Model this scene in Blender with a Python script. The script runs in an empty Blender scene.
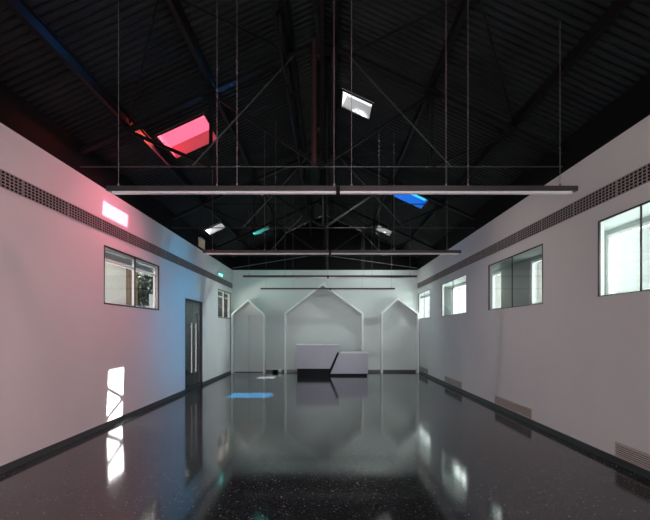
import bpy, bmesh, math, random
from mathutils import Vector, Matrix
random.seed(4)
S = bpy.context.scene
COL = S.collection

# ------------------------------------------------------------------ camera
cam = bpy.data.cameras.new('camera'); co = bpy.data.objects.new('camera', cam); COL.objects.link(co)
co.location = (0, 0, 1.6); co.rotation_euler = (math.pi/2, 0, 0)
cam.sensor_width = 36; cam.lens = 433/650*36
cam.shift_x = -2.4/650; cam.shift_y = 70.4/650; cam.clip_start = .05; cam.clip_end = 300
S.camera = co
S.view_settings.view_transform = 'Standard'; S.view_settings.look = 'None'
S.view_settings.exposure = 0.0; S.view_settings.gamma = 1; S.view_settings.use_curve_mapping = False
S.cycles.use_denoising = True
S.cycles.max_bounces = 8; S.cycles.diffuse_bounces = 4; S.cycles.transparent_max_bounces = 12
S.cycles.sample_clamp_indirect = 6

# ------------------------------------------------------------------ world, sun, daylight
W = bpy.data.worlds.new('sky'); S.world = W; W.use_nodes = True
bg = W.node_tree.nodes['Background']; bg.inputs[0].default_value = (.80, .90, 1.0, 1); bg.inputs[1].default_value = 1.0

SUN = Vector((-1, -.14, -1.27)).normalized()
def lamp(name, kind, loc, direction, energy, color=(1, 1, 1), sx=1, sy=1, angle=None, spread=None):
    l = bpy.data.lights.new(name, kind); l.energy = energy; l.color = color
    if kind == 'AREA':
        l.shape = 'RECTANGLE'; l.size = sx; l.size_y = sy
        if spread: l.spread = math.radians(spread)
    if kind == 'SPOT': l.spot_size = math.radians(spread); l.spot_blend = 1; l.shadow_soft_size = .05; l.specular_factor = .3
    if kind == 'SUN': l.angle = math.radians(angle)
    o = bpy.data.objects.new(name, l); COL.objects.link(o); o.location = loc
    o.rotation_euler = Vector(direction).to_track_quat('-Z', 'Y').to_euler()
    return o
lamp('sun', 'SUN', (10, 5, 14), SUN, 80, (1, .97, .92), angle=.5)
# fill light added behind the camera, unseen, in a made-up glazed entrance
lamp('rear_fill', 'AREA', (0, -3.85, 1.35), (0, 1, -.04), 175, (1, .94, .945), 4.6, 2.3, spread=115)
# daylight entering at the four window boxes of the right wall
RWIN = [(4.05, 5.55), (6.97, 9.33), (10.8, 13.17), (14.64, 16.50)]      # openings in the inner wall
OWIN = [(4.2, 6.1), (7.85, 8.4), (9.8, 10.4), (12.1, 13.65), (14.9, 16.35), (16.6, 18.9)]   # windows of the outer wall; last but one unseen, added to light the back wall
for (a, b), e in zip(OWIN, (48, 6, 6, 42, 42, 42)):
    lamp('window_daylight', 'AREA', (4.06, (a+b)/2, 2.52), (-1, 0, 0), e, (.93, 1, .98), b-a, .9)

# ------------------------------------------------------------------ building constants
XL, XR, X0 = -3.65, 3.47, -.09
PITCH, APEX = .46, 6.1
HW = 3.92
YB = 16.65
YR = -4.0
def roof_z(x): return APEX - PITCH*abs(x-X0)

# ------------------------------------------------------------------ helpers
def tag(o, label=None, cat=None, group=None, kind=None):
    if label: o['label'] = label
    if cat: o['category'] = cat
    if group: o['group'] = group
    if kind: o['kind'] = kind
    return o
def empty(name, loc, label, cat, group=None):
    o = bpy.data.objects.new(name, None); COL.objects.link(o); o.location = loc; o.empty_display_size = .1
    return tag(o, label, cat, group)
class MB:
    """collects shapes in world coordinates and links them as one mesh object"""
    def __init__(s): s.bm = bmesh.new()
    def quad(s, *p):
        return s.bm.faces.new([s.bm.verts.new(Vector(q)) for q in p])
    def hexa(s, p):
        v = [s.bm.verts.new(Vector(q)) for q in p]
        for f in ((3, 2, 1, 0), (4, 5, 6, 7), (0, 1, 5, 4), (1, 2, 6, 5), (2, 3, 7, 6), (3, 0, 4, 7)):
            s.bm.faces.new([v[i] for i in f])
        return s
    def box(s, x0, x1, y0, y1, z0, z1):
        return s.hexa([(x0, y0, z0), (x1, y0, z0), (x1, y1, z0), (x0, y1, z0), (x0, y0, z1), (x1, y0, z1), (x1, y1, z1), (x0, y1, z1)])
    def bar(s, p, q, w, h, up=(0, 0, 1)):
        p, q = Vector(p), Vector(q); d = (q-p).normalized(); up = Vector(up)
        if abs(d.dot(up)) > .98: up = Vector((0, 1, 0))
        a = d.cross(up).normalized(); b = a.cross(d).normalized()
        r = []
        for c in (p, q):
            r += [c-a*w/2-b*h/2, c+a*w/2-b*h/2, c+a*w/2+b*h/2, c-a*w/2+b*h/2]
        return s.hexa(r)
    def angle(s, p, q, w, t=.008, up=(0, 0, 1), flip=1):
        """an L-section steel angle"""
        p, q = Vector(p), Vector(q); d = (q-p).normalized(); up = Vector(up)
        if abs(d.dot(up)) > .98: up = Vector((0, 1, 0))
        a = d.cross(up).normalized()*flip; b = d.cross(a).normalized()
        if b.z < 0: b = -b
        s.bar(p-b*(w/2-t/2)+a*0, q-b*(w/2-t/2)+a*0, w, t, up)
        s.bar(p-a*(w/2-t/2), q-a*(w/2-t/2), t, w, up)
        return s
    def tube(s, p, q, r, n=8, r2=None):
        p, q = Vector(p), Vector(q); d = (q-p).normalized()
        a = d.orthogonal().normalized(); b = d.cross(a); r2 = r if r2 is None else r2
        A = [s.bm.verts.new(p+(a*math.cos(t)+b*math.sin(t))*r) for t in [2*math.pi*i/n for i in range(n)]]
        B = [s.bm.verts.new(q+(a*math.cos(t)+b*math.sin(t))*r2) for t in [2*math.pi*i/n for i in range(n)]]
        for i in range(n): s.bm.faces.new((A[i], A[(i+1) % n], B[(i+1) % n], B[i]))
        s.bm.faces.new(A[::-1]); s.bm.faces.new(B)
        return s
    def prism(s, pts, y0, y1):
        """polygon in XZ extruded along Y"""
        A = [s.bm.verts.new((x, y0, z)) for x, z in pts]; B = [s.bm.verts.new((x, y1, z)) for x, z in pts]
        n = len(pts)
        for i in range(n): s.bm.faces.new((A[i], A[(i+1) % n], B[(i+1) % n], B[i]))
        s.bm.faces.new(A[::-1]); s.bm.faces.new(B)
        return s
    def ball(s, c, r, sc=(1, 1, 1)):
        m = Matrix.Translation(c) @ Matrix.Diagonal((*sc, 1))
        bmesh.ops.create_icosphere(s.bm, subdivisions=2, radius=r, matrix=m); return s
    def build(s, name, mat, parent=None, bevel=0, smooth=False):
        bmesh.ops.recalc_face_normals(s.bm, faces=s.bm.faces)
        if smooth:
            for f in s.bm.faces: f.smooth = True
        me = bpy.data.meshes.new(name); 
        o = bpy.data.objects.new(name, me); COL.objects.link(o)
        if parent is not None:
            bmesh.ops.translate(s.bm, verts=s.bm.verts, vec=-wloc(parent)); o.parent = parent
        else:
            c = sum((v.co for v in s.bm.verts), Vector())/max(1, len(s.bm.verts))
            zmin = min(v.co.z for v in s.bm.verts); c.z = zmin
            bmesh.ops.translate(s.bm, verts=s.bm.verts, vec=-c); o.location = c
        s.bm.to_mesh(me); s.bm.free(); me.materials.append(mat)
        if bevel:
            b = o.modifiers.new('bevel', 'BEVEL'); b.width = bevel; b.segments = 2; b.limit_method = 'ANGLE'
        return o
def wloc(o):
    l = Vector(o.location)
    while o.parent: o = o.parent; l += Vector(o.location)
    return l
def struct(o): o['kind'] = 'structure'; return o

# ------------------------------------------------------------------ materials
def new_mat(name):
    m = bpy.data.materials.new(name); m.use_nodes = True
    nt = m.node_tree; b = nt.nodes['Principled BSDF']
    return m, nt, b
def mat(name, col, rough=.6, metal=0, noise=0, nscale=6, bump=0, bscale=40, spec=.5):
    m, nt, b = new_mat(name)
    b.inputs['Base Color'].default_value = (*col, 1); b.inputs['Roughness'].default_value = rough
    b.inputs['Metallic'].default_value = metal; b.inputs['Specular IOR Level'].default_value = spec
    tc = nt.nodes.new('ShaderNodeTexCoord')
    if noise:
        n = nt.nodes.new('ShaderNodeTexNoise'); n.inputs['Scale'].default_value = nscale; n.inputs['Detail'].default_value = 5
        r = nt.nodes.new('ShaderNodeValToRGB')
        r.color_ramp.elements[0].position = .3; r.color_ramp.elements[1].position = .7
        r.color_ramp.elements[0].color = (*[c*(1-noise) for c in col], 1); r.color_ramp.elements[1].color = (*[min(1, c*(1+noise)) for c in col], 1)
        nt.links.new(tc.outputs['Object'], n.inputs['Vector']); nt.links.new(n.outputs['Fac'], r.inputs[0]); nt.links.new(r.outputs[0], b.inputs['Base Color'])
    if bump:
        n = nt.nodes.new('ShaderNodeTexNoise'); n.inputs['Scale'].default_value = bscale; n.inputs['Detail'].default_value = 3
        u = nt.nodes.new('ShaderNodeBump'); u.inputs['Strength'].default_value = bump; u.inputs['Distance'].default_value = .01
        nt.links.new(tc.outputs['Object'], n.inputs['Vector']); nt.links.new(n.outputs['Fac'], u.inputs['Height']); nt.links.new(u.outputs[0], b.inputs['Normal'])
    return m
def film(name, tint, rough=.02, gloss=.06, diffuse=0, dcol=None):
    """thin pane: tinted clear transmission + a little reflection + optional milky scattering"""
    m = bpy.data.materials.new(name); m.use_nodes = True; nt = m.node_tree; nt.nodes.clear()
    out = nt.nodes.new('ShaderNodeOutputMaterial'); t = nt.nodes.new('ShaderNodeBsdfTransparent'); t.inputs[0].default_value = (*tint, 1)
    g = nt.nodes.new('ShaderNodeBsdfGlossy'); g.inputs['Roughness'].default_value = rough
    src = t.outputs[0]
    if diffuse:
        d = nt.nodes.new('ShaderNodeBsdfTranslucent'); d.inputs[0].default_value = (*(dcol or tint), 1)
        mx = nt.nodes.new('ShaderNodeMixShader'); mx.inputs[0].default_value = diffuse
        nt.links.new(src, mx.inputs[1]); nt.links.new(d.outputs[0], mx.inputs[2]); src = mx.outputs[0]
    f = nt.nodes.new('ShaderNodeLayerWeight'); f.inputs[0].default_value = .5
    pw = nt.nodes.new('ShaderNodeMath'); pw.operation = 'POWER'; pw.inputs[1].default_value = 5
    nt.links.new(f.outputs['Facing'], pw.inputs[0])
    ml = nt.nodes.new('ShaderNodeMath'); ml.operation = 'MULTIPLY_ADD'; ml.inputs[1].default_value = .8; ml.inputs[2].default_value = gloss
    nt.links.new(pw.outputs[0], ml.inputs[0])
    m2 = nt.nodes.new('ShaderNodeMixShader'); nt.links.new(ml.outputs[0], m2.inputs[0])
    nt.links.new(src, m2.inputs[1]); nt.links.new(g.outputs[0], m2.inputs[2]); nt.links.new(m2.outputs[0], out.inputs[0])
    return m
def terrazzo():
    m, nt, b = new_mat('terrazzo'); L = nt.links.new; N = nt.nodes.new
    tc = N('ShaderNodeTexCoord')
    def chips(scale, lo, col, prev):
        v = N('ShaderNodeTexVoronoi'); v.inputs['Scale'].default_value = scale; L(tc.outputs['Object'], v.inputs['Vector'])
        sp = N('ShaderNodeSeparateColor'); L(v.outputs['Color'], sp.inputs[0])
        g = N('ShaderNodeMath'); g.operation = 'GREATER_THAN'; g.inputs[1].default_value = lo; L(sp.outputs[0], g.inputs[0])
        d = N('ShaderNodeMath'); d.operation = 'LESS_THAN'; d.inputs[1].default_value = .42; L(v.outputs['Distance'], d.inputs[0])
        k = N('ShaderNodeMath'); k.operation = 'MULTIPLY'; L(g.outputs[0], k.inputs[0]); L(d.outputs[0], k.inputs[1])
        mx = N('ShaderNodeMix'); mx.data_type = 'RGBA'; L(k.outputs[0], mx.inputs[0]); L(prev, mx.inputs[6]); mx.inputs[7].default_value = (*col, 1)
        return mx.outputs[2]
    n = N('ShaderNodeTexNoise'); n.inputs['Scale'].default_value = .9; n.inputs['Detail'].default_value = 6; L(tc.outputs['Object'], n.inputs['Vector'])
    r = N('ShaderNodeValToRGB'); r.color_ramp.elements[0].position = .3; r.color_ramp.elements[1].position = .75
    r.color_ramp.elements[0].color = (.019, .023, .026, 1); r.color_ramp.elements[1].color = (.030, .035, .039, 1); L(n.outputs['Fac'], r.inputs[0])
    c = chips(150, .80, (.10, .107, .112), r.outputs[0])
    c = chips(85, .90, (.19, .198, .205), c)
    c = chips(60, .975, (.46, .47, .475), c)
    br = N('ShaderNodeTexBrick'); br.offset = 0; br.inputs['Scale'].default_value = 1; br.inputs['Mortar Size'].default_value = .004
    br.inputs['Brick Width'].default_value = 1.2; br.inputs['Row Height'].default_value = 1.2; br.inputs['Mortar Smooth'].default_value = .2
    L(tc.outputs['Object'], br.inputs['Vector'])
    mx = N('ShaderNodeMix'); mx.data_type = 'RGBA'; L(br.outputs['Fac'], mx.inputs[0]); L(c, mx.inputs[6]); mx.inputs[7].default_value = (.03, .03, .032, 1)
    L(mx.outputs[2], b.inputs['Base Color'])
    n2 = N('ShaderNodeTexNoise'); n2.inputs['Scale'].default_value = 1.3; n2.inputs['Detail'].default_value = 4; L(tc.outputs['Object'], n2.inputs['Vector'])
    mr = N('ShaderNodeMapRange'); mr.inputs['To Min'].default_value = .05; mr.inputs['To Max'].default_value = .13; L(n2.outputs['Fac'], mr.inputs[0]); L(mr.outputs[0], b.inputs['Roughness'])
    n3 = N('ShaderNodeTexNoise'); n3.inputs['Scale'].default_value = .8; n3.inputs['Detail'].default_value = 2; L(tc.outputs['Object'], n3.inputs['Vector'])
    u = N('ShaderNodeBump'); u.inputs['Strength'].default_value = .15; u.inputs['Distance'].default_value = .01; L(n3.outputs['Fac'], u.inputs['Height']); L(u.outputs[0], b.inputs['Normal'])
    b.inputs['IOR'].default_value = 1.7
    return m
def bricks(name, c1, c2, mortar, rot):
    m, nt, b = new_mat(name); L = nt.links.new; N = nt.nodes.new
    tc = N('ShaderNodeTexCoord'); mp = N('ShaderNodeMapping'); mp.inputs['Rotation'].default_value = rot
    br = N('ShaderNodeTexBrick'); br.inputs['Scale'].default_value = 4; br.inputs['Mortar Size'].default_value = .015
    br.inputs['Color1'].default_value = (*c1, 1); br.inputs['Color2'].default_value = (*c2, 1); br.inputs['Mortar'].default_value = (*mortar, 1)
    L(tc.outputs['Object'], mp.inputs[0]); L(mp.outputs[0], br.inputs['Vector']); L(br.outputs['Color'], b.inputs['Base Color'])
    b.inputs['Roughness'].default_value = .85
    return m
def blind_mat():
    """milky pane, thin white film with soft vertical unevenness"""
    m = bpy.data.materials.new('milky_pane'); m.use_nodes = True; nt = m.node_tree; nt.nodes.clear(); N = nt.nodes.new; L = nt.links.new
    out = N('ShaderNodeOutputMaterial'); t = N('ShaderNodeBsdfTranslucent'); d = N('ShaderNodeBsdfDiffuse'); d.inputs[0].default_value = (.62, .68, .66, 1)
    tc = N('ShaderNodeTexCoord'); mp = N('ShaderNodeMapping'); mp.inputs['Scale'].default_value = (1, 1.2, .15)
    n = N('ShaderNodeTexNoise'); n.inputs['Scale'].default_value = 1.5; n.inputs['Detail'].default_value = 0
    r = N('ShaderNodeValToRGB'); r.color_ramp.elements[0].color = (.36, .40, .385, 1); r.color_ramp.elements[1].color = (.56, .60, .58, 1)
    r.color_ramp.elements[0].position = .35; r.color_ramp.elements[1].position = .65
    L(tc.outputs['Object'], mp.inputs[0]); L(mp.outputs[0], n.inputs['Vector']); L(n.outputs['Fac'], r.inputs[0]); L(r.outputs[0], t.inputs[0])
    mx = N('ShaderNodeMixShader'); mx.inputs[0].default_value = .45
    L(t.outputs[0], mx.inputs[2]); L(d.outputs[0], mx.inputs[1])
    tr = N('ShaderNodeBsdfTransparent'); m2 = N('ShaderNodeMixShader'); m2.inputs[0].default_value = .6
    L(mx.outputs[0], m2.inputs[1]); L(tr.outputs[0], m2.inputs[2]); L(m2.outputs[0], out.inputs[0])
    return m
M = dict(
    wall=mat('white_wall_paint', (.70, .69, .69), .75, noise=.02, nscale=1.2, bump=.05, bscale=25),
    back=mat('back_wall_paint', (.62, .66, .65), .75, noise=.02, nscale=1),
    black=mat('black_paint', (.004, .004, .0045), .8, spec=.12),
    steel=mat('dark_painted_steel', (.004, .004, .0045), .55, spec=.15, noise=.3, nscale=8),
    rod=mat('dull_steel_rod', (.035, .034, .035), .4, metal=.3),
    redsteel=mat('red_oxide_steel', (.022, .006, .007), .6),
    roof=mat('corrugated_roof_sheet', (.009, .011, .0118), .4, spec=.25, noise=.45, nscale=1.6),
    trim=mat('dark_skirting', (.035, .04, .042), .35),
    vent=mat('vent_metal', (.30, .26, .26), .5),
    ventw=mat('vent_pale_metal', (.50, .44, .40), .5),
    frame=mat('dark_window_frame', (.03, .03, .032), .4, metal=.3),
    wframe=mat('white_window_frame', (.86, .88, .87), .5),
    reveal=mat('window_box_paint', (.36, .41, .39), .6),
    glass=film('clear_glass', (.93, .96, .95), gloss=.05),
    glassd=film('dim_glass', (.65, .68, .68), gloss=.05),
    milky=blind_mat(),
    desk=mat('pale_grey_desk_panel', (.46, .46, .54), .45, noise=.02, nscale=2),
    deskw=mat('white_desk_top', (.85, .87, .88), .35),
    base=mat('black_plinth', (.005, .006, .010), .6, spec=.2),
    channel=mat('lamp_channel', (.028, .025, .027), .45, metal=.2),
    diffuser=mat('unlit_lamp_diffuser', (.55, .52, .54), .4),
    wire=mat('suspension_cable', (.16, .155, .16), .4, metal=.2),
    curb=mat('skylight_shaft_paint', (.34, .34, .34), .55),
    redlit=mat('pink_lit_shaft', (.35, .13, .15), .55), bluelit=mat('blue_lit_shaft', (.06, .28, .62), .5),  # coloured light from the panes is put into these two shaft colours
    tan=mat('tan_sun_patch', (.42, .33, .22), .6),
    chrome=mat('brushed_steel', (.62, .60, .58), .3, metal=1),
    concrete=mat('exterior_concrete', (.34, .33, .31), .9, noise=.2, nscale=3),
    white_brick=bricks('white_brick', (.72, .72, .70), (.66, .66, .65), (.52, .52, .50), (0, math.pi/2, math.pi/2)),
    brown_brick=bricks('brown_brick', (.20, .12, .08), (.26, .16, .11), (.22, .18, .15), (0, math.pi/2, math.pi/2)),
    leaf=mat('dark_leaves', (.02, .03, .018), .7, noise=.5, nscale=9),
    bark=mat('bark', (.08, .06, .045), .9),
    corridor=mat('corridor_paint', (.30, .33, .33), .8),
    plastic=mat('white_plastic', (.8, .8, .8), .4),
)
FLOOR = terrazzo()

# ------------------------------------------------------------------ shell
struct(MB().box(XL-.3, XR+.5, YR-.3, YB+.3, -.15, 0).build('floor', FLOOR))
LWIN = [(7.07, 9.39), (14.45, 16.38)]
DOOR = (11.1, 12.65, 2.43)
WZ = (2.03, 3.0)
def wall_x(name, x_in, x_out, ylo, yhi, holes, m):
    mb = MB(); ys = sorted({ylo, yhi, *[h[0] for h in holes], *[h[1] for h in holes]}); zs = sorted({0, HW, *[h[2] for h in holes], *[h[3] for h in holes]})
    def solid(i, j):
        if i < 0 or j < 0 or i >= len(ys)-1 or j >= len(zs)-1: return False
        y, z = (ys[i]+ys[i+1])/2, (zs[j]+zs[j+1])/2
        return not any(h[0] < y < h[1] and h[2] < z < h[3] for h in holes)
    for i in range(len(ys)-1):
        for j in range(len(zs)-1):
            if not solid(i, j): continue
            a, b, c, d = ys[i], ys[i+1], zs[j], zs[j+1]
            for x in (x_in, x_out): mb.quad((x, a, c), (x, b, c), (x, b, d), (x, a, d))
            if not solid(i-1, j): mb.quad((x_in, a, c), (x_out, a, c), (x_out, a, d), (x_in, a, d))
            if not solid(i+1, j): mb.quad((x_in, b, c), (x_out, b, c), (x_out, b, d), (x_in, b, d))
            if not solid(i, j-1): mb.quad((x_in, a, c), (x_out, a, c), (x_out, b, c), (x_in, b, c))
            if not solid(i, j+1): mb.quad((x_in, a, d), (x_out, a, d), (x_out, b, d), (x_in, b, d))
    bmesh.ops.remove_doubles(mb.bm, verts=mb.bm.verts, dist=1e-4)
    return struct(mb.build(name, m))
wall_x('wall_left', XL, XL-.12, YR, YB+.1, [(a, b, *WZ) for a, b in LWIN] + [(DOOR[0], DOOR[1], 0, DOOR[2])], M['wall'])
wall_x('wall_right', XR, XR+.08, YR, YB+.1, [(a, b, *WZ) for a, b in RWIN], M['wall'])
wall_x('wall_right_outer', XR+.46, XR+.60, YR, 19.4, [(a, b, 2.08, 2.94) for a, b in OWIN], M['reveal'])
mb = MB(); mb.box(XR+.08, XR+.46, 3.0, 19.3, 1.97, 2.03).box(XR+.08, XR+.46, 3.0, 19.3, 3.0, 3.06).box(XR+.08, XR+.46, 2.9, 3.0, 1.97, 3.06).box(XR+.08, XR+.46, 19.3, 19.4, 1.97, 3.06).box(XR, XR+.08, YB+.1, 19.4, 1.9, 3.1)
struct(mb.build('trim_2', M['reveal']))
struct(MB().box(XL, XR, YB, YB+.2, 0, HW).build('wall_back', M['back']))
# wall behind the camera, with an opening added for the fill light
mb = MB(); mb.box(XL, -2.4, YR-.2, YR, 0, HW); mb.box(2.4, XR, YR-.2, YR, 0, HW); mb.box(-2.4, 2.4, YR-.2, YR, 3.3, HW)
struct(mb.build('wall_front', M['wall']))
# dark strips above the white walls up to the eaves, and the gables
struct(MB().box(XL-.28, XL-.02, YR, YB+.3, HW, roof_z(XL-.02)-.06).build('wall_left_upper', M['black']))
struct(MB().box(XR+.02, XR+.30, YR, YB+.3, HW, roof_z(XR+.02)-.06).build('wall_right_upper', M['black']))
for nm, y0, y1 in (('wall_back_upper', YB+.05, YB+.25), ('wall_front_upper', YR-.2, YR)):
    xl, xr = XL-.02, XR+.02
    struct(MB().prism([(xl, HW), (xr, HW), (xr, roof_z(xr)-.05), (X0, APEX-.05), (xl, roof_z(xl)-.05)], y0, y1).build(nm, M['black']))
# skirting
DY = DOOR
mb = MB(); mb.box(XL, XL+.012, YR, DY[0], 0, .085); mb.box(XL, XL+.012, DY[1], YB, 0, .085); struct(mb.build('baseboard_left', M['trim']))
struct(MB().box(XR-.012, XR, YR, YB, 0, .085).build('baseboard_right', M['trim']))
struct(MB().box(XL+.012, XR-.012, YB-.012, YB, 0, .085).build('baseboard_back', M['trim']))

# ------------------------------------------------------------------ roof with skylight openings
SKY = [  # x0, x1, y0, y1, tint, label
    (-2.83, -2.06, 7.18, 8.10, 'red', 'square skylight glowing red on the left roof slope, nearest and largest'),
    (.29, .81, 7.78, 8.33, 'clear', 'small clear skylight high beside the ridge on the right slope, nearest white one'),
    (1.72, 2.53, 10.84, 11.66, 'blue', 'bright blue skylight on the right roof slope above the long lamp'),
    (-3.54, -3.08, 12.5, 13.08, 'clear', 'clear skylight low on the left roof slope close to the left wall top'),
    (-2.56, -2.06, 14.74, 15.28, 'teal', 'small teal green skylight far back on the left roof slope'),
    (1.77, 2.24, 14.9, 15.6, 'clear', 'small clear skylight far back on the right roof slope'),
]
NEAR = [(1.75, 2.5, 3.0, 3.9, 'red', 'unseen red skylight added on the right slope above the camera to redden the left wall')]  # out of view, added to throw red light on the left wall
def slope(name, side):
    mb = MB(); xe = XL-.62 if side < 0 else XR+.70
    sk = [k for k in SKY+NEAR if (k[0] < X0) == (side < 0)]
    xs = sorted({X0, xe, *[k[0] for k in sk], *[k[1] for k in sk]}); step = .11/6; n = int((YB+.55-(YR-.4))/step)
    grid = []
    for j in range(n+1):
        y = YR-.4+j*step; dz = .017*math.sin(2*math.pi*y/.11)
        grid.append([mb.bm.verts.new((x, y, roof_z(x)+dz)) for x in xs])
    for j in range(n):
        y = YR-.4+(j+.5)*step
        for i in range(len(xs)-1):
            x = (xs[i]+xs[i+1])/2
            if any(k[0] < x < k[1] and k[2] < y < k[3] for k in sk): continue
            mb.bm.faces.new((grid[j][i], grid[j][i+1], grid[j+1][i+1], grid[j+1][i]))
    return struct(mb.build(name, M['roof'], smooth=True))
slope('ceiling', -1); slope('ceiling_right_slope', 1)
struct(MB().prism([(X0-.3, roof_z(X0-.3)+.03), (X0, APEX+.04), (X0+.3, roof_z(X0+.3)+.03), (X0, APEX+.07)], YR-.4, YB+.5).build('trim_1', M['steel']))

TINT = dict(red=film('red_film', (.85, .10, .17), diffuse=.25, dcol=(.5, .05, .09)), clear=film('clear_film', (.95, .97, 1.0), diffuse=.03),
            blue=film('blue_film', (.05, .46, 1), diffuse=.04), teal=film('teal_film', (.03, .55, .50), diffuse=.04))
def skylight(k, t=.21):
    x0, x1, y0, y1, tint, label = k
    side = -1 if x0 < X0 else 1
    z0, z1 = roof_z(x0), roof_z(x1); nrm = Vector((side*PITCH, 0, 1)).normalized()
    base = Vector(((x0+x1)/2, (y0+y1)/2, roof_z((x0+x1)/2)))
    root = empty('skylight', base, label, 'skylight')
    def P(x, y, h): return Vector((x, y, roof_z(x))) + nrm*h
    w = .03; lo = -.02
    mb = MB()
    for (a0, a1, b0, b1) in ((x0-w, x0, y0-w, y1+w), (x1, x1+w, y0-w, y1+w), (x0, x1, y0-w, y0), (x0, x1, y1, y1+w)):
        mb.hexa([P(a0, b0, lo), P(a1, b0, lo), P(a1, b1, lo), P(a0, b1, lo), P(a0, b0, t), P(a1, b0, t), P(a1, b1, t), P(a0, b1, t)])
    mb.build('shaft', {'red': M['redlit'], 'blue': M['bluelit']}.get(tint, M['curb']), root)
    mb = MB(); w2 = .05; lo = -.034
    for (a0, a1, b0, b1) in ((x0-w2, x0-.004, y0-w2, y1+w2), (x1+.004, x1+w2, y0-w2, y1+w2), (x0, x1, y0-w2, y0-.004), (x0, x1, y1+.004, y1+w2)):
        mb.hexa([P(a0, b0, lo), P(a1, b0, lo), P(a1, b1, lo), P(a0, b1, lo), P(a0, b0, lo+.012), P(a1, b0, lo+.012), P(a1, b1, lo+.012), P(a0, b1, lo+.012)])
    mb.build('flange', M['steel'], root)
    mb = MB(); mb.quad(*[P(a, b, t+.002) for a, b in ((x0-w, y0-w), (x1+w, y0-w), (x1+w, y1+w), (x0-w, y1+w))])
    mb.build('pane', TINT[tint], root)
    return base, nrm
RED, WHT = (1, .20, .30), (1, .91, .87)
FILL_SPOTS = {SKY[0][5]: [((-3.4, 6.9, 2.5), 300, RED, 120), ((-3.5, 6.0, 4.5), 250, (1, .12, .06), 24)],
           SKY[1][5]: [((3.4, 8.0, .5), 230, WHT, 80), ((.4, 16.6, 1.0), 700, (.95, 1, .98), 32)],
           SKY[2][5]: [((-3.65, 10.5, 2.0), 800, (.02, .50, 1), 44), ((-3.65, 10.7, 2.2), 120, (.1, .5, 1), 100), ((-2.5, 5.15, 5.0), 7000, (.02, .3, 1), 10)],
           SKY[3][5]: [((-3.65, 13.0, 1), 12, (1, 1, 1), 100)],
           SKY[4][5]: [((-2.3, 15.3, 0), 50, (.2, 1, .9), 150), ((3.47, 12.5, 1.4), 190, (.72, .84, 1), 62)],
           SKY[5][5]: [((.5, 15.9, 0), 200, (.88, 1, .96), 150), ((-3.65, 14.0, 1.5), 620, (.86, 1, .99), 42)],
           NEAR[0][5]: [((-3.6, 5.2, 2.7), 230, RED, 85), ((-3.6, 5.2, .8), 170, (1, .95, .97), 80)]}
for k in SKY+NEAR:
    base, nrm = skylight(k)
    tint = k[4]
    col = {'red': (1, .22, .33), 'clear': (1, 1, 1), 'blue': (.15, .45, 1), 'teal': (.2, 1, .9)}[tint]
    # spot lamps added in the shafts, standing in for scattered sunlight and brightening the walls
    for aim, e, c, cone in FILL_SPOTS[k[5]]:
        p = Vector((base.x, k[2]+.09, base.z+.04)) if cone > 30 else base+Vector((0, 0, -.16))
        if k in NEAR: p = base+Vector((0, 0, -.05))
        lo = lamp('skylight_fill', 'SPOT', p, Vector(aim)-p, e, c, spread=cone)
        lo.data.shadow_soft_size = .4 if k in NEAR else .06 if k == SKY[5] else .18

# ------------------------------------------------------------------ trusses, purlins, bracing
TZ = 4.03
TY = [6.43, 10.26, 14.09]
names = ['nearest black steel roof truss, crossing above the nearest hanging lamp',
         'middle black steel roof truss, its tie line just under the blue skylight',
         'farthest black steel roof truss, just above the second hanging lamp']
def rz(x, d): return roof_z(x)-d
for y, lab in zip(TY, names):
    root = empty('roof_truss', (X0, y, TZ), lab, 'roof truss', None)
    for sd in (-1, 1):
        xe = XL-.02 if sd < 0 else XR+.02
        p, q = (X0, y, rz(X0, .20)), (xe, y, rz(xe, .20))
        MB().angle((X0, y-.03, p[2]), (xe, y-.03, q[2]), .09, flip=sd).bar((X0, y+.03, p[2]), (xe, y+.03, q[2]), .02, .09).build('rafter', M['steel'], root)
        def at(d, top=True):
            x = X0+sd*d; return (x, y, rz(x, .22) if top else TZ)
        MB().angle(at(0, False), at(1.64), .05).build('strut', M['steel'], root)
        MB().angle(at(1.64), at(1.64, False), .045).build('hanger', M['steel'], root)
        MB().angle(at(1.64, False), at(2.87), .045).build('strut', M['steel'], root)
        MB().tube((X0+sd*.42, y-.04, rz(X0+.42, .27)), (X0+sd*1.9, y-.04, TZ), .013).build('diagonal_rod', M['rod'], root)
        MB().box(X0+sd*1.64-.09, X0+sd*1.64+.09, y-.006, y+.006, TZ-.04, TZ+.10).build('gusset_plate', M['steel'], root)
        MB().box(X0+sd*1.64-.11, X0+sd*1.64+.11, y-.006, y+.006, rz(X0+1.64, .34), rz(X0+1.64, .18)).build('gusset_plate', M['steel'], root)
    MB().box(X0-.16, X0+.16, y-.006, y+.006, APEX-.42, APEX-.2).build('gusset_plate', M['steel'], root)
    MB().angle((X0, y, TZ-.02), (X0, y, APEX-.22), .07).build('king_post', M['steel'], root)
    MB().tube((XL-.02, y, TZ), (XR+.02, y, TZ), .012).build('tie_rod', M['rod'], root)
pl = {-2.87: 'lowest under the left roof slope', -1.64: 'halfway up the left roof slope', -.45: 'left of the ridge',
      .2: 'right of the ridge', 1.64: 'halfway up the right roof slope', 2.87: 'lowest under the right roof slope'}
for d, lab in pl.items():
    x = X0+d; z = roof_z(x)-.09
    o = MB().bar((x, YR, z), (x, YB+.05, z), .06, .12).bar((x+.03, YR, z+.055), (x+.03, YB+.05, z+.055), .07, .01).build('purlin', M['steel'])
    tag(o, 'long black steel purlin running front to back, '+lab, 'purlin')
o = MB().bar((X0, YR, APEX-.12), (X0, YB+.05, APEX-.12), .05, .16).build('ridge_beam', M['steel'])
tag(o, 'black steel ridge beam along the very top of the roof', 'beam')
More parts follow.
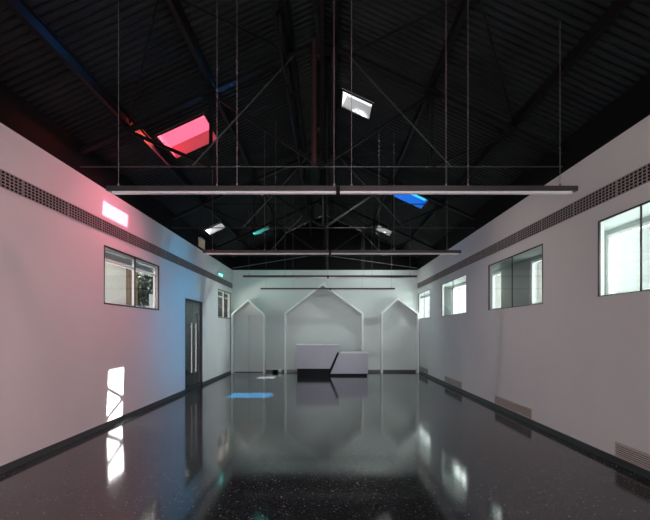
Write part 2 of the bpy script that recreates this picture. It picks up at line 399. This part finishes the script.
bays = [(2.6, 6.43), (6.43, 10.26), (10.26, 14.09), (14.09, 16.6)]
bl = ['nearest the camera', 'beside the red skylight', 'beside the blue skylight', 'nearest the back wall']
for (a, b), w in zip(bays, bl):
    o = MB().angle((X0-.03, a+.05, TZ+.1), (X0-.03, b-.05, APEX-.4), .045).angle((X0+.03, a+.05, APEX-.4), (X0+.03, b-.05, TZ+.1), .045).build('cross_brace', M['steel'])
    tag(o, 'black steel cross brace under the ridge '+w, 'brace')
    for sd, nm in ((-1, 'left'), (1, 'right')):
        if a == 6.43: continue
        x1, x2 = X0+sd*.5, X0+sd*2.8
        o = MB().tube((x1, a+.1, rz(x1, .17)), (x2, b-.1, rz(x2, .17)), .012).tube((x2, a+.1, rz(x2, .19)), (x1, b-.1, rz(x1, .19)), .012).build('roof_brace_rods', M['steel'])
        tag(o, f'crossed thin black rods under the {nm} roof slope {w}', 'brace')
    # lattice girder beside the ridge
    for sd, nm in ((-1, 'left'),):
        x = X0+sd*.52; mb = MB(); zt, zb = rz(x, .24), rz(x, .62)
        mb.bar((x, a+.02, zt), (x, b-.02, zt), .035, .035).bar((x, a+.02, zb), (x, b-.02, zb), .035, .035)
        n = 8
        for i in range(n):
            y0, y1 = a+(b-a)*i/n, a+(b-a)*(i+1)/n
            mb.bar((x, y0+.03, zb if i % 2 else zt), (x, y1-.03, zt if i % 2 else zb), .02, .02)
        o = mb.build('lattice_girder', M['steel'])
        tag(o, f'slim black zigzag girder just left of the ridge {w}', 'girder')
# vertical red oxide pipe at the centre of the nearest truss
o = MB().tube((X0-.10, 6.30, TZ-.02), (X0-.10, 6.30, APEX-.27), .042, 12).box(X0-.14, X0-.02, 6.34, 6.43, TZ+.5, TZ+.54).box(X0-.14, X0-.02, 6.34, 6.43, APEX-.5, APEX-.46).build('red_pipe', M['redsteel'])
tag(o, 'dark red upright pipe hanging at the middle of the nearest truss', 'pipe')
# pale rods just in front of the back gable
for sx, nm in ((-1, 'left'), (1, 'right')):
    o = MB().tube((X0-.25, 16.6, 4.52), (XL-.02 if sx < 0 else XR+.02, 16.6, 3.98), .014).build('brace_rod', M['wire'])
    tag(o, f'thin pale sloping rod above the back wall, the {nm} one', 'rod')

# ------------------------------------------------------------------ windows
def window_right(i, a, b):
    root = empty(f'window_{i}', (XR, (a+b)/2, WZ[0]), None, None); root['kind'] = 'structure'
    x0, x1 = XR, XR+.08; z0, z1 = WZ; m = (a+b)/2
    # glass line flush with the wall
    mb = MB(); f = .022
    mb.box(x0-.004, x0+.02, a, b, z1-f, z1).box(x0-.004, x0+.02, a, a+f, z0, z1-f).box(x0-.004, x0+.02, b-f, b, z0, z1-f).box(x0-.004, x0+.02, a+f, b-f, z0, z0+.01)
    mb.box(x0, x0+.015, m-.008, m+.008, z0+.01, z1-f)
    mb.build('window_frame', M['frame'], root)
    mb = MB(); mb.quad((x0+.009, a+f, z0+.01), (x0+.009, b-f, z0+.01), (x0+.009, b-f, z1-f), (x0+.009, a+f, z1-f)); mb.build('window_pane', M['glass'], root)
for i, (a, b) in enumerate(RWIN): window_right(i+1, a, b)
for i, (a, b) in enumerate(OWIN):
    root = empty(f'window_{i+11}', (XR+.5, (a+b)/2, 2.08), None, None); root['kind'] = 'structure'
    mb = MB(); g = .04; xa, xb = XR+.48, XR+.53; n = max(1, round((b-a)/.85))
    mb.box(xa, xb, a, b, 2.94-g, 2.94).box(xa, xb, a, b, 2.08, 2.08+g)
    for j in range(n+1):
        y = a+g/2+(b-a-g)*j/n; mb.box(xa, xb, y-g/2, y+g/2, 2.08+g, 2.94-g)
    mb.build('window_frame', M['wframe'], root)
    mb = MB(); x = XR+.51; mb.quad((x, a, 2.08), (x, b, 2.08), (x, b, 2.94), (x, a, 2.94)); mb.build('window_pane', M['milky'], root)
def window_left(i, a, b):
    root = empty(f'window_{i}', (XL, (a+b)/2, WZ[0]), None, None); root['kind'] = 'structure'
    x0, x1 = XL, XL-.12; z0, z1 = WZ; f = .025; m = (a+b)/2
    mb = MB()
    mb.box(x0-.02, x0+.004, a, b, z1-f, z1).box(x0-.02, x0+.004, a, b, z0, z0+f).box(x0-.02, x0+.004, a, a+f, z0+f, z1-f).box(x0-.02, x0+.004, b-f, b, z0+f, z1-f)
    mb.box(x0-.02, x0, m-.012, m+.012, z0+f, z1-f)
    mb.build('window_frame', M['frame'], root)
    mb = MB(); mb.quad((x0-.01, a+f, z0+f), (x0-.01, b-f, z0+f), (x0-.01, b-f, z1-f), (x0-.01, a+f, z1-f)); mb.build('window_pane', M['glass'], root)
    g = .05; mb = MB(); xa, xb = x1+.01, x1+.05
    mb.box(xa, xb, a, b, z1-g, z1).box(xa, xb, a, b, z0, z0+g)
    for y in (a+g/2, m+.12, b-g/2): mb.box(xa, xb, y-g/2, y+g/2, z0+g, z1-g)
    mb.box(xa, xb, a, b, z1-.24, z1-.2)
    mb.build('casement_frame', M['wframe'], root)
window_left(5, *LWIN[0]); window_left(6, *LWIN[1])
root = empty('window_7', (0, YR, 0), None, None); root['kind'] = 'structure'  # glazing added around the rear fill light, out of view
mb = MB()
for x in (-2.37, -.8, .8, 2.37): mb.box(x-.03, x+.03, YR-.12, YR-.06, 0, 3.3)
mb.box(-2.34, 2.34, YR-.12, YR-.06, 3.24, 3.3).box(-2.34, 2.34, YR-.12, YR-.06, 2.3, 2.36); mb.build('window_frame', M['frame'], root)
MB().box(-2.34, 2.34, YR-.095, YR-.088, 0, 3.24).build('window_pane', M['glass'], root)

# ------------------------------------------------------------------ glass door in the left wall
a, b, h = DOOR
root = empty('door_1', (XL, (a+b)/2, 0), None, None); root['kind'] = 'structure'
mb = MB(); mb.box(XL-.07, XL+.003, a, a+.03, 0, h).box(XL-.07, XL+.003, b-.03, b, 0, h).box(XL-.07, XL+.003, a+.03, b-.03, h-.03, h)
mb.build('door_frame', M['frame'], root)
m = (a+b)/2
for y0, y1, hy in ((a+.035, m-.005, m-.19), (m+.005, b-.035, m+.19)):
    lf = MB().box(XL-.062, XL-.052, y0, y1, .01, h-.035).build('door', M['glassd'], root)
    MB().box(XL-.066, XL-.045, y0, y1, .01, .11).build('bottom_rail', M['frame'], lf)
    for xx in (XL-.012,):
        MB().tube((xx, hy, .45), (xx, hy, 1.8), .014, 10).tube((xx, hy, .5), (XL-.055, hy, .5), .01).tube((xx, hy, 1.7), (XL-.055, hy, 1.7), .01).build('door_handle', M['chrome'], lf)
lamp('vestibule_fill', 'AREA', (XL-.46, (a+b)/2, 2.44), (0, 0, -1), 5, (.95, 1, .98), .4, .9)  # fill light added to brighten the space behind the door glass
# vestibule behind the door
mb = MB(); mb.box(XL-.8, XL-.12, a-.1, a-.02, 0, 2.48).box(XL-.8, XL-.12, b+.02, b+.1, 0, 2.48).box(XL-.88, XL-.8, a-.1, b+.1, 0, 2.48).box(XL-.88, XL-.12, a-.1, b+.1, 2.48, 2.52)
struct(mb.build('wall_vestibule', M['corridor']))
struct(MB().box(XL-.9, XL-.3, a-.1, b+.1, -.05, 0).build('floor_vestibule', FLOOR))

# ------------------------------------------------------------------ vents
def long_vent(x, sd, label):
    root = empty('linear_vent', (x, 6.3, 3.2), label, 'vent'); z0, z1 = 3.20, 3.40
    ya, yb = YR+.1, YB-.02
    xi = x-sd*.006
    MB().box(min(x, xi-0), max(x, xi), ya, yb, z0+.01, z1-.01).build('backing', M['black'], root)
    mb = MB(); xo = x-sd*.014; lo, hi = min(xi, xo), max(xi, xo)
    for k in range(6):
        z = z0+(z1-z0-.010)*k/5; mb.box(lo, hi, ya, yb, z, z+.010)
    y = ya; i = 0
    while y < yb:
        w = .04 if i % 13 == 0 else .013
        mb.box(lo, hi, y, min(yb, y+w), z0+.010, z1-.010); y += .068 if i % 13 else .09; i += 1
    mb.build('grille', M['vent'], root)
long_vent(XL, -1, 'long grey slotted air vent strip high along the left wall')
long_vent(XR, 1, 'long grey slotted air vent strip high along the right wall')
lv = [(3.55, 5.21, 'nearest low louvred vent at the foot of the right wall, cut by picture edge'),
      (7.34, 8.96, 'low louvred vent at the foot of the right wall, second from camera'),
      (11.16, 12.78, 'low louvred vent at the foot of the right wall, third from camera'),
      (14.94, 16.4, 'farthest low louvred vent at the foot of the right wall, by back wall')]
for a, b, lab in lv:
    root = empty('floor_vent', (XR, (a+b)/2, .09), lab, 'vent', 'louvred vents low on the right wall'); z0, z1 = .09, .265; w = .014
    mb = MB(); mb.box(XR-.012, XR, a, b, z0, z0+w).box(XR-.012, XR, a, b, z1-w, z1).box(XR-.012, XR, a, a+w, z0+w, z1-w).box(XR-.012, XR, b-w, b, z0+w, z1-w).build('frame', M['ventw'], root)
    MB().box(XR-.003, XR, a+w, b-w, z0+w, z1-w).build('backing', M['black'], root)
    mb = MB()
    for k in range(6):
        z = z0+w+.008+k*.0245
        mb.hexa([(XR-.012, a+w, z-.002), (XR-.003, a+w, z+.006), (XR-.003, b-w, z+.006), (XR-.012, b-w, z-.002), (XR-.012, a+w, z+.005), (XR-.003, a+w, z+.013), (XR-.003, b-w, z+.013), (XR-.012, b-w, z+.005)])
    mb.build('louvres', M['ventw'], root)

# ------------------------------------------------------------------ house-shaped niches on the back wall
YF = 16.28
def house(x0, x1, px, ze, zp, label, t=.08, zr=None):
    zr = zr or ze
    root = empty('house_niche', ((x0+x1)/2, YF, 0), label, 'niche', None)
    outer = [(x0, 0), (x0, ze), (px, zp), (x1, zr), (x1, 0)]
    k1, k2 = (zp-ze)/(px-x0), (zp-zr)/(x1-px)
    top = zp-t*1.25
    inner = [(x0+t, 0), (x0+t, ze+k1*t-t*1.25), (px, top), (x1-t, zr+k2*t-t*1.25), (x1-t, 0)]
    mb = MB()
    for i in range(4):
        o1, o2, i2, i1 = outer[i], outer[i+1], inner[i+1], inner[i]
        mb.hexa([(o1[0], YF, o1[1]), (o2[0], YF, o2[1]), (i2[0], YF, i2[1]), (i1[0], YF, i1[1]),
                 (o1[0], YB, o1[1]), (o2[0], YB, o2[1]), (i2[0], YB, i2[1]), (i1[0], YB, i1[1])])
    bmesh.ops.remove_doubles(mb.bm, verts=mb.bm.verts, dist=1e-4)
    mb.build('surround', M['wframe'], root)
    return root
r = house(XL+.03, -2.36, -3.0, 2.22, 2.77, 'narrow white house-shaped niche with flat grey door panels, left end of back wall', t=.06)
MB().box(XL+.10, -3.0-.006, YB-.06, YB-.02, .02, 2.17).build('door_panel', M['back'], r)
MB().box(-3.0+.006, -2.43, YB-.06, YB-.02, .02, 2.17).build('door_panel', M['back'], r)
MB().box(XL+.10, -2.43, YB-.09, YB-.02, 2.18, 2.22).build('lintel', M['back'], r)
house(-1.62, 1.36, -.17, 2.26, 3.38, 'wide white house-shaped niche in the middle of the back wall behind the desk', t=.07)
house(2.03, XR-.02, 2.66, 2.25, 2.82, 'narrow empty white house-shaped niche at the right end of the back wall', t=.06)

# ------------------------------------------------------------------ reception desk
root = empty('reception_desk', (.17, 15.6, 0), 'pale grey two-level reception desk with slanted black joint and plinth', 'desk')
y0, y1 = 15.27, 15.95
MB().prism([(-1.10, .25), (.09, .25), (.46, 1.075), (-1.10, 1.075)], y0, y1).build('high_counter', M['desk'], root, bevel=.006)
MB().prism([(-1.10, 1.08), (.465, 1.08), (.478, 1.11), (-1.10, 1.11)], y0-.005, y1).build('high_worktop', M['deskw'], root)
MB().prism([(.11, .075), (1.43, .075), (1.43, .785), (.41, .785)], y0-.03, y1).build('low_counter', M['desk'], root, bevel=.006)
MB().prism([(.41, .79), (1.45, .79), (1.45, .825), (.425, .825)], y0-.035, y1).build('low_worktop', M['deskw'], root)
MB().box(-1.07, .12, y0+.03, y1-.03, 0, .25).box(.12, 1.40, y0, y1-.03, 0, .075).build('plinth', M['base'], root)
MB().prism([(.02, .08), (.09, .25), (.33, .79), (.42, .79), (.14, .08)], y0+.01, y1-.01).build('slanted_joint', M['base'], root)
o = MB().box(XL-.02, XL, 12.3, 12.9, 4.0, 4.25).build('sun_patch_plate', M['tan']); tag(o, 'small tan patch of sunlight on the dark strip above the left wall', 'sun patch')  # tan colour stands in for a patch of sun on the strip
root = empty('floor_socket', (-1.86, 16.5, 0), 'small round white fitting on the floor between left and middle niches', 'socket')
MB().ball((-1.80, 16.47, .075), .075, (1, .6, 1)).build('cover', M['plastic'], root, smooth=True)
MB().box(-2.08, -1.9, 16.44, 16.52, 0, .10).build('box', M['black'], root)

# ------------------------------------------------------------------ hanging linear lamps
def lamp_bar(y, z, xa, xb, joints, wires, label):
    root = empty('linear_lamp', ((xa+xb)/2, y, z), label, 'hanging lamp', 'long linear lamps hung on cables')
    js = [xa]+joints+[xb]
    for a, b in zip(js[:-1], js[1:]):
        MB().box(a+.002, b-.002, y-.03, y+.03, z-.002, z+.052).build('housing', M['channel'], root, bevel=.004)
        MB().box(a+.06 if a == xa else a+.01, b-.06 if b == xb else b-.01, y-.024, y+.024, z-.030, z-.002).build('diffuser', M['diffuser'], root, bevel=.006)
    for j in joints:
        MB().box(j-.02, j+.02, y-.036, y+.036, z-.034, z+.045).build('coupling', M['black'], root)
    for x in wires:
        MB().tube((x, y, z+.05), (x, y, roof_z(x)-.02), .0026, 6).tube((x, y, z+.05), (x, y, z+.08), .010, 8).build('cable', M['wire'], root)
def px(xs, s): return [(x-327.4)/s for x in xs]
lamp_bar(433/94, 3.08, *px((107, 577), 94), px([338], 94), px([118.5, 217, 237, 334, 351.5, 446, 468, 560], 94), 'nearest long hanging lamp, grey and largest, under the red skylight')
lamp_bar(433/51.6, 3.10, *px((203, 461), 51.6), px([330], 51.6), px([212.6, 264.6, 275.7, 327, 379, 394, 447], 51.6), 'second long hanging lamp from the camera')
lamp_bar(433/34.8, 3.13, *px((243, 417), 34.8), px([328], 34.8), px([249, 285, 293, 328, 364, 372, 410], 34.8), 'third long hanging lamp, dark line just below the top edge of the back wall')
lamp_bar(433/27.0, 3.12, *px((260.5, 395), 27), px([330], 27), px([266, 293, 327, 362, 391.5], 27), 'farthest and lowest-looking hanging lamp, dark line crossing the middle niche peak')

# ------------------------------------------------------------------ outside
struct(MB().box(-14, 16, -14, 34, -.3, -.16).build('ground', M['concrete']))
# alley side (left)
o = MB().box(-7.9, -7.6, 9, 16.35, -.16, 5.6).build('alley_wall', M['white_brick']); tag(o, 'white brick wall outside the large left window', 'wall')
o = MB().box(-7.95, -7.5, 16.37, 17.1, -.16, 5.7).build('brick_pier', M['brown_brick']); tag(o, 'brown brick pier outside the large left window', 'pier')
o = MB().box(-7.48, -5.6, 9, 21, 4.55, 4.7).build('shade_canopy', M['concrete']); tag(o, 'grey concrete slab added over the alley outside the large left window to shade it', 'shade_canopy')  # added to keep the sun off the alley wall and pier
o = MB().box(-4.0, -3.8, 7.0, 12.0, 2.84, 2.95).box(-3.8, -3.77, 7.2, 7.3, 2.84, 2.95).build('awning_box', M['corridor']); tag(o, 'long dark awning box outside the top of the large left window', 'awning')
o = MB().box(-10.6, -10.3, 17.5, 30, -.16, 6.5).build('dark_fence', M['trim']); tag(o, 'dark grey wall behind the tree outside the large left window', 'wall')
o = MB().box(-5.1, -4.8, 17.6, 25, -.16, 5.0).build('far_alley_wall', M['bark']); tag(o, 'dark brown wall glimpsed through the small far left window', 'wall')
o = MB().box(-3.6, 3.3, 17.6, 26, -.16, 5.3).build('rear_sun_blocker', M['concrete']); tag(o, 'low grey block added behind the back wall to shade the far alley wall', 'sun blocker')  # added block that shades the far alley wall
o = MB().box(9, 12, -8, 24, -.16, 10.0).build('right_sun_blocker', M['concrete']); tag(o, 'grey block added outside the right wall to keep sun off its windows', 'sun blocker')  # added block that keeps direct sun off the right windows
def tree(x, y, h, r, seed, label):
    rnd = random.Random(seed); root = empty('bushy_tree', (x, y, -.16), label, 'tree')
    mb = MB().tube((x, y, -.16), (x+.1, y, h*.6), .12, 10, .07)
    for k in range(5):
        a = k*1.3; mb.tube((x+.08, y, h*.5), (x+math.cos(a)*r*.7, y+math.sin(a)*r*.7, h*.85), .05, 6, .015)
    mb.build('trunk', M['bark'], root)
    mb = MB()
    for k in range(3000):
        d = Vector((rnd.gauss(0, 1), rnd.gauss(0, 1), rnd.gauss(0, 1))).normalized()*r*rnd.random()**.4
        c = Vector((x, y, h*.8))+Vector((d.x, d.y, d.z*.9)); u = Vector((rnd.gauss(0, 1), rnd.gauss(0, 1), rnd.gauss(0, 1))).normalized(); v = u.orthogonal().normalized()
        s = .10*rnd.uniform(.6, 1.3); mb.quad(c-u*s, c+v*s*.5, c+u*s, c-v*s*.5)
    mb.build('foliage', M['leaf'], root)
tree(-8.9, 19.4, 4.4, 1.25, 3, 'dark leafy tree outside the right half of the large left window')
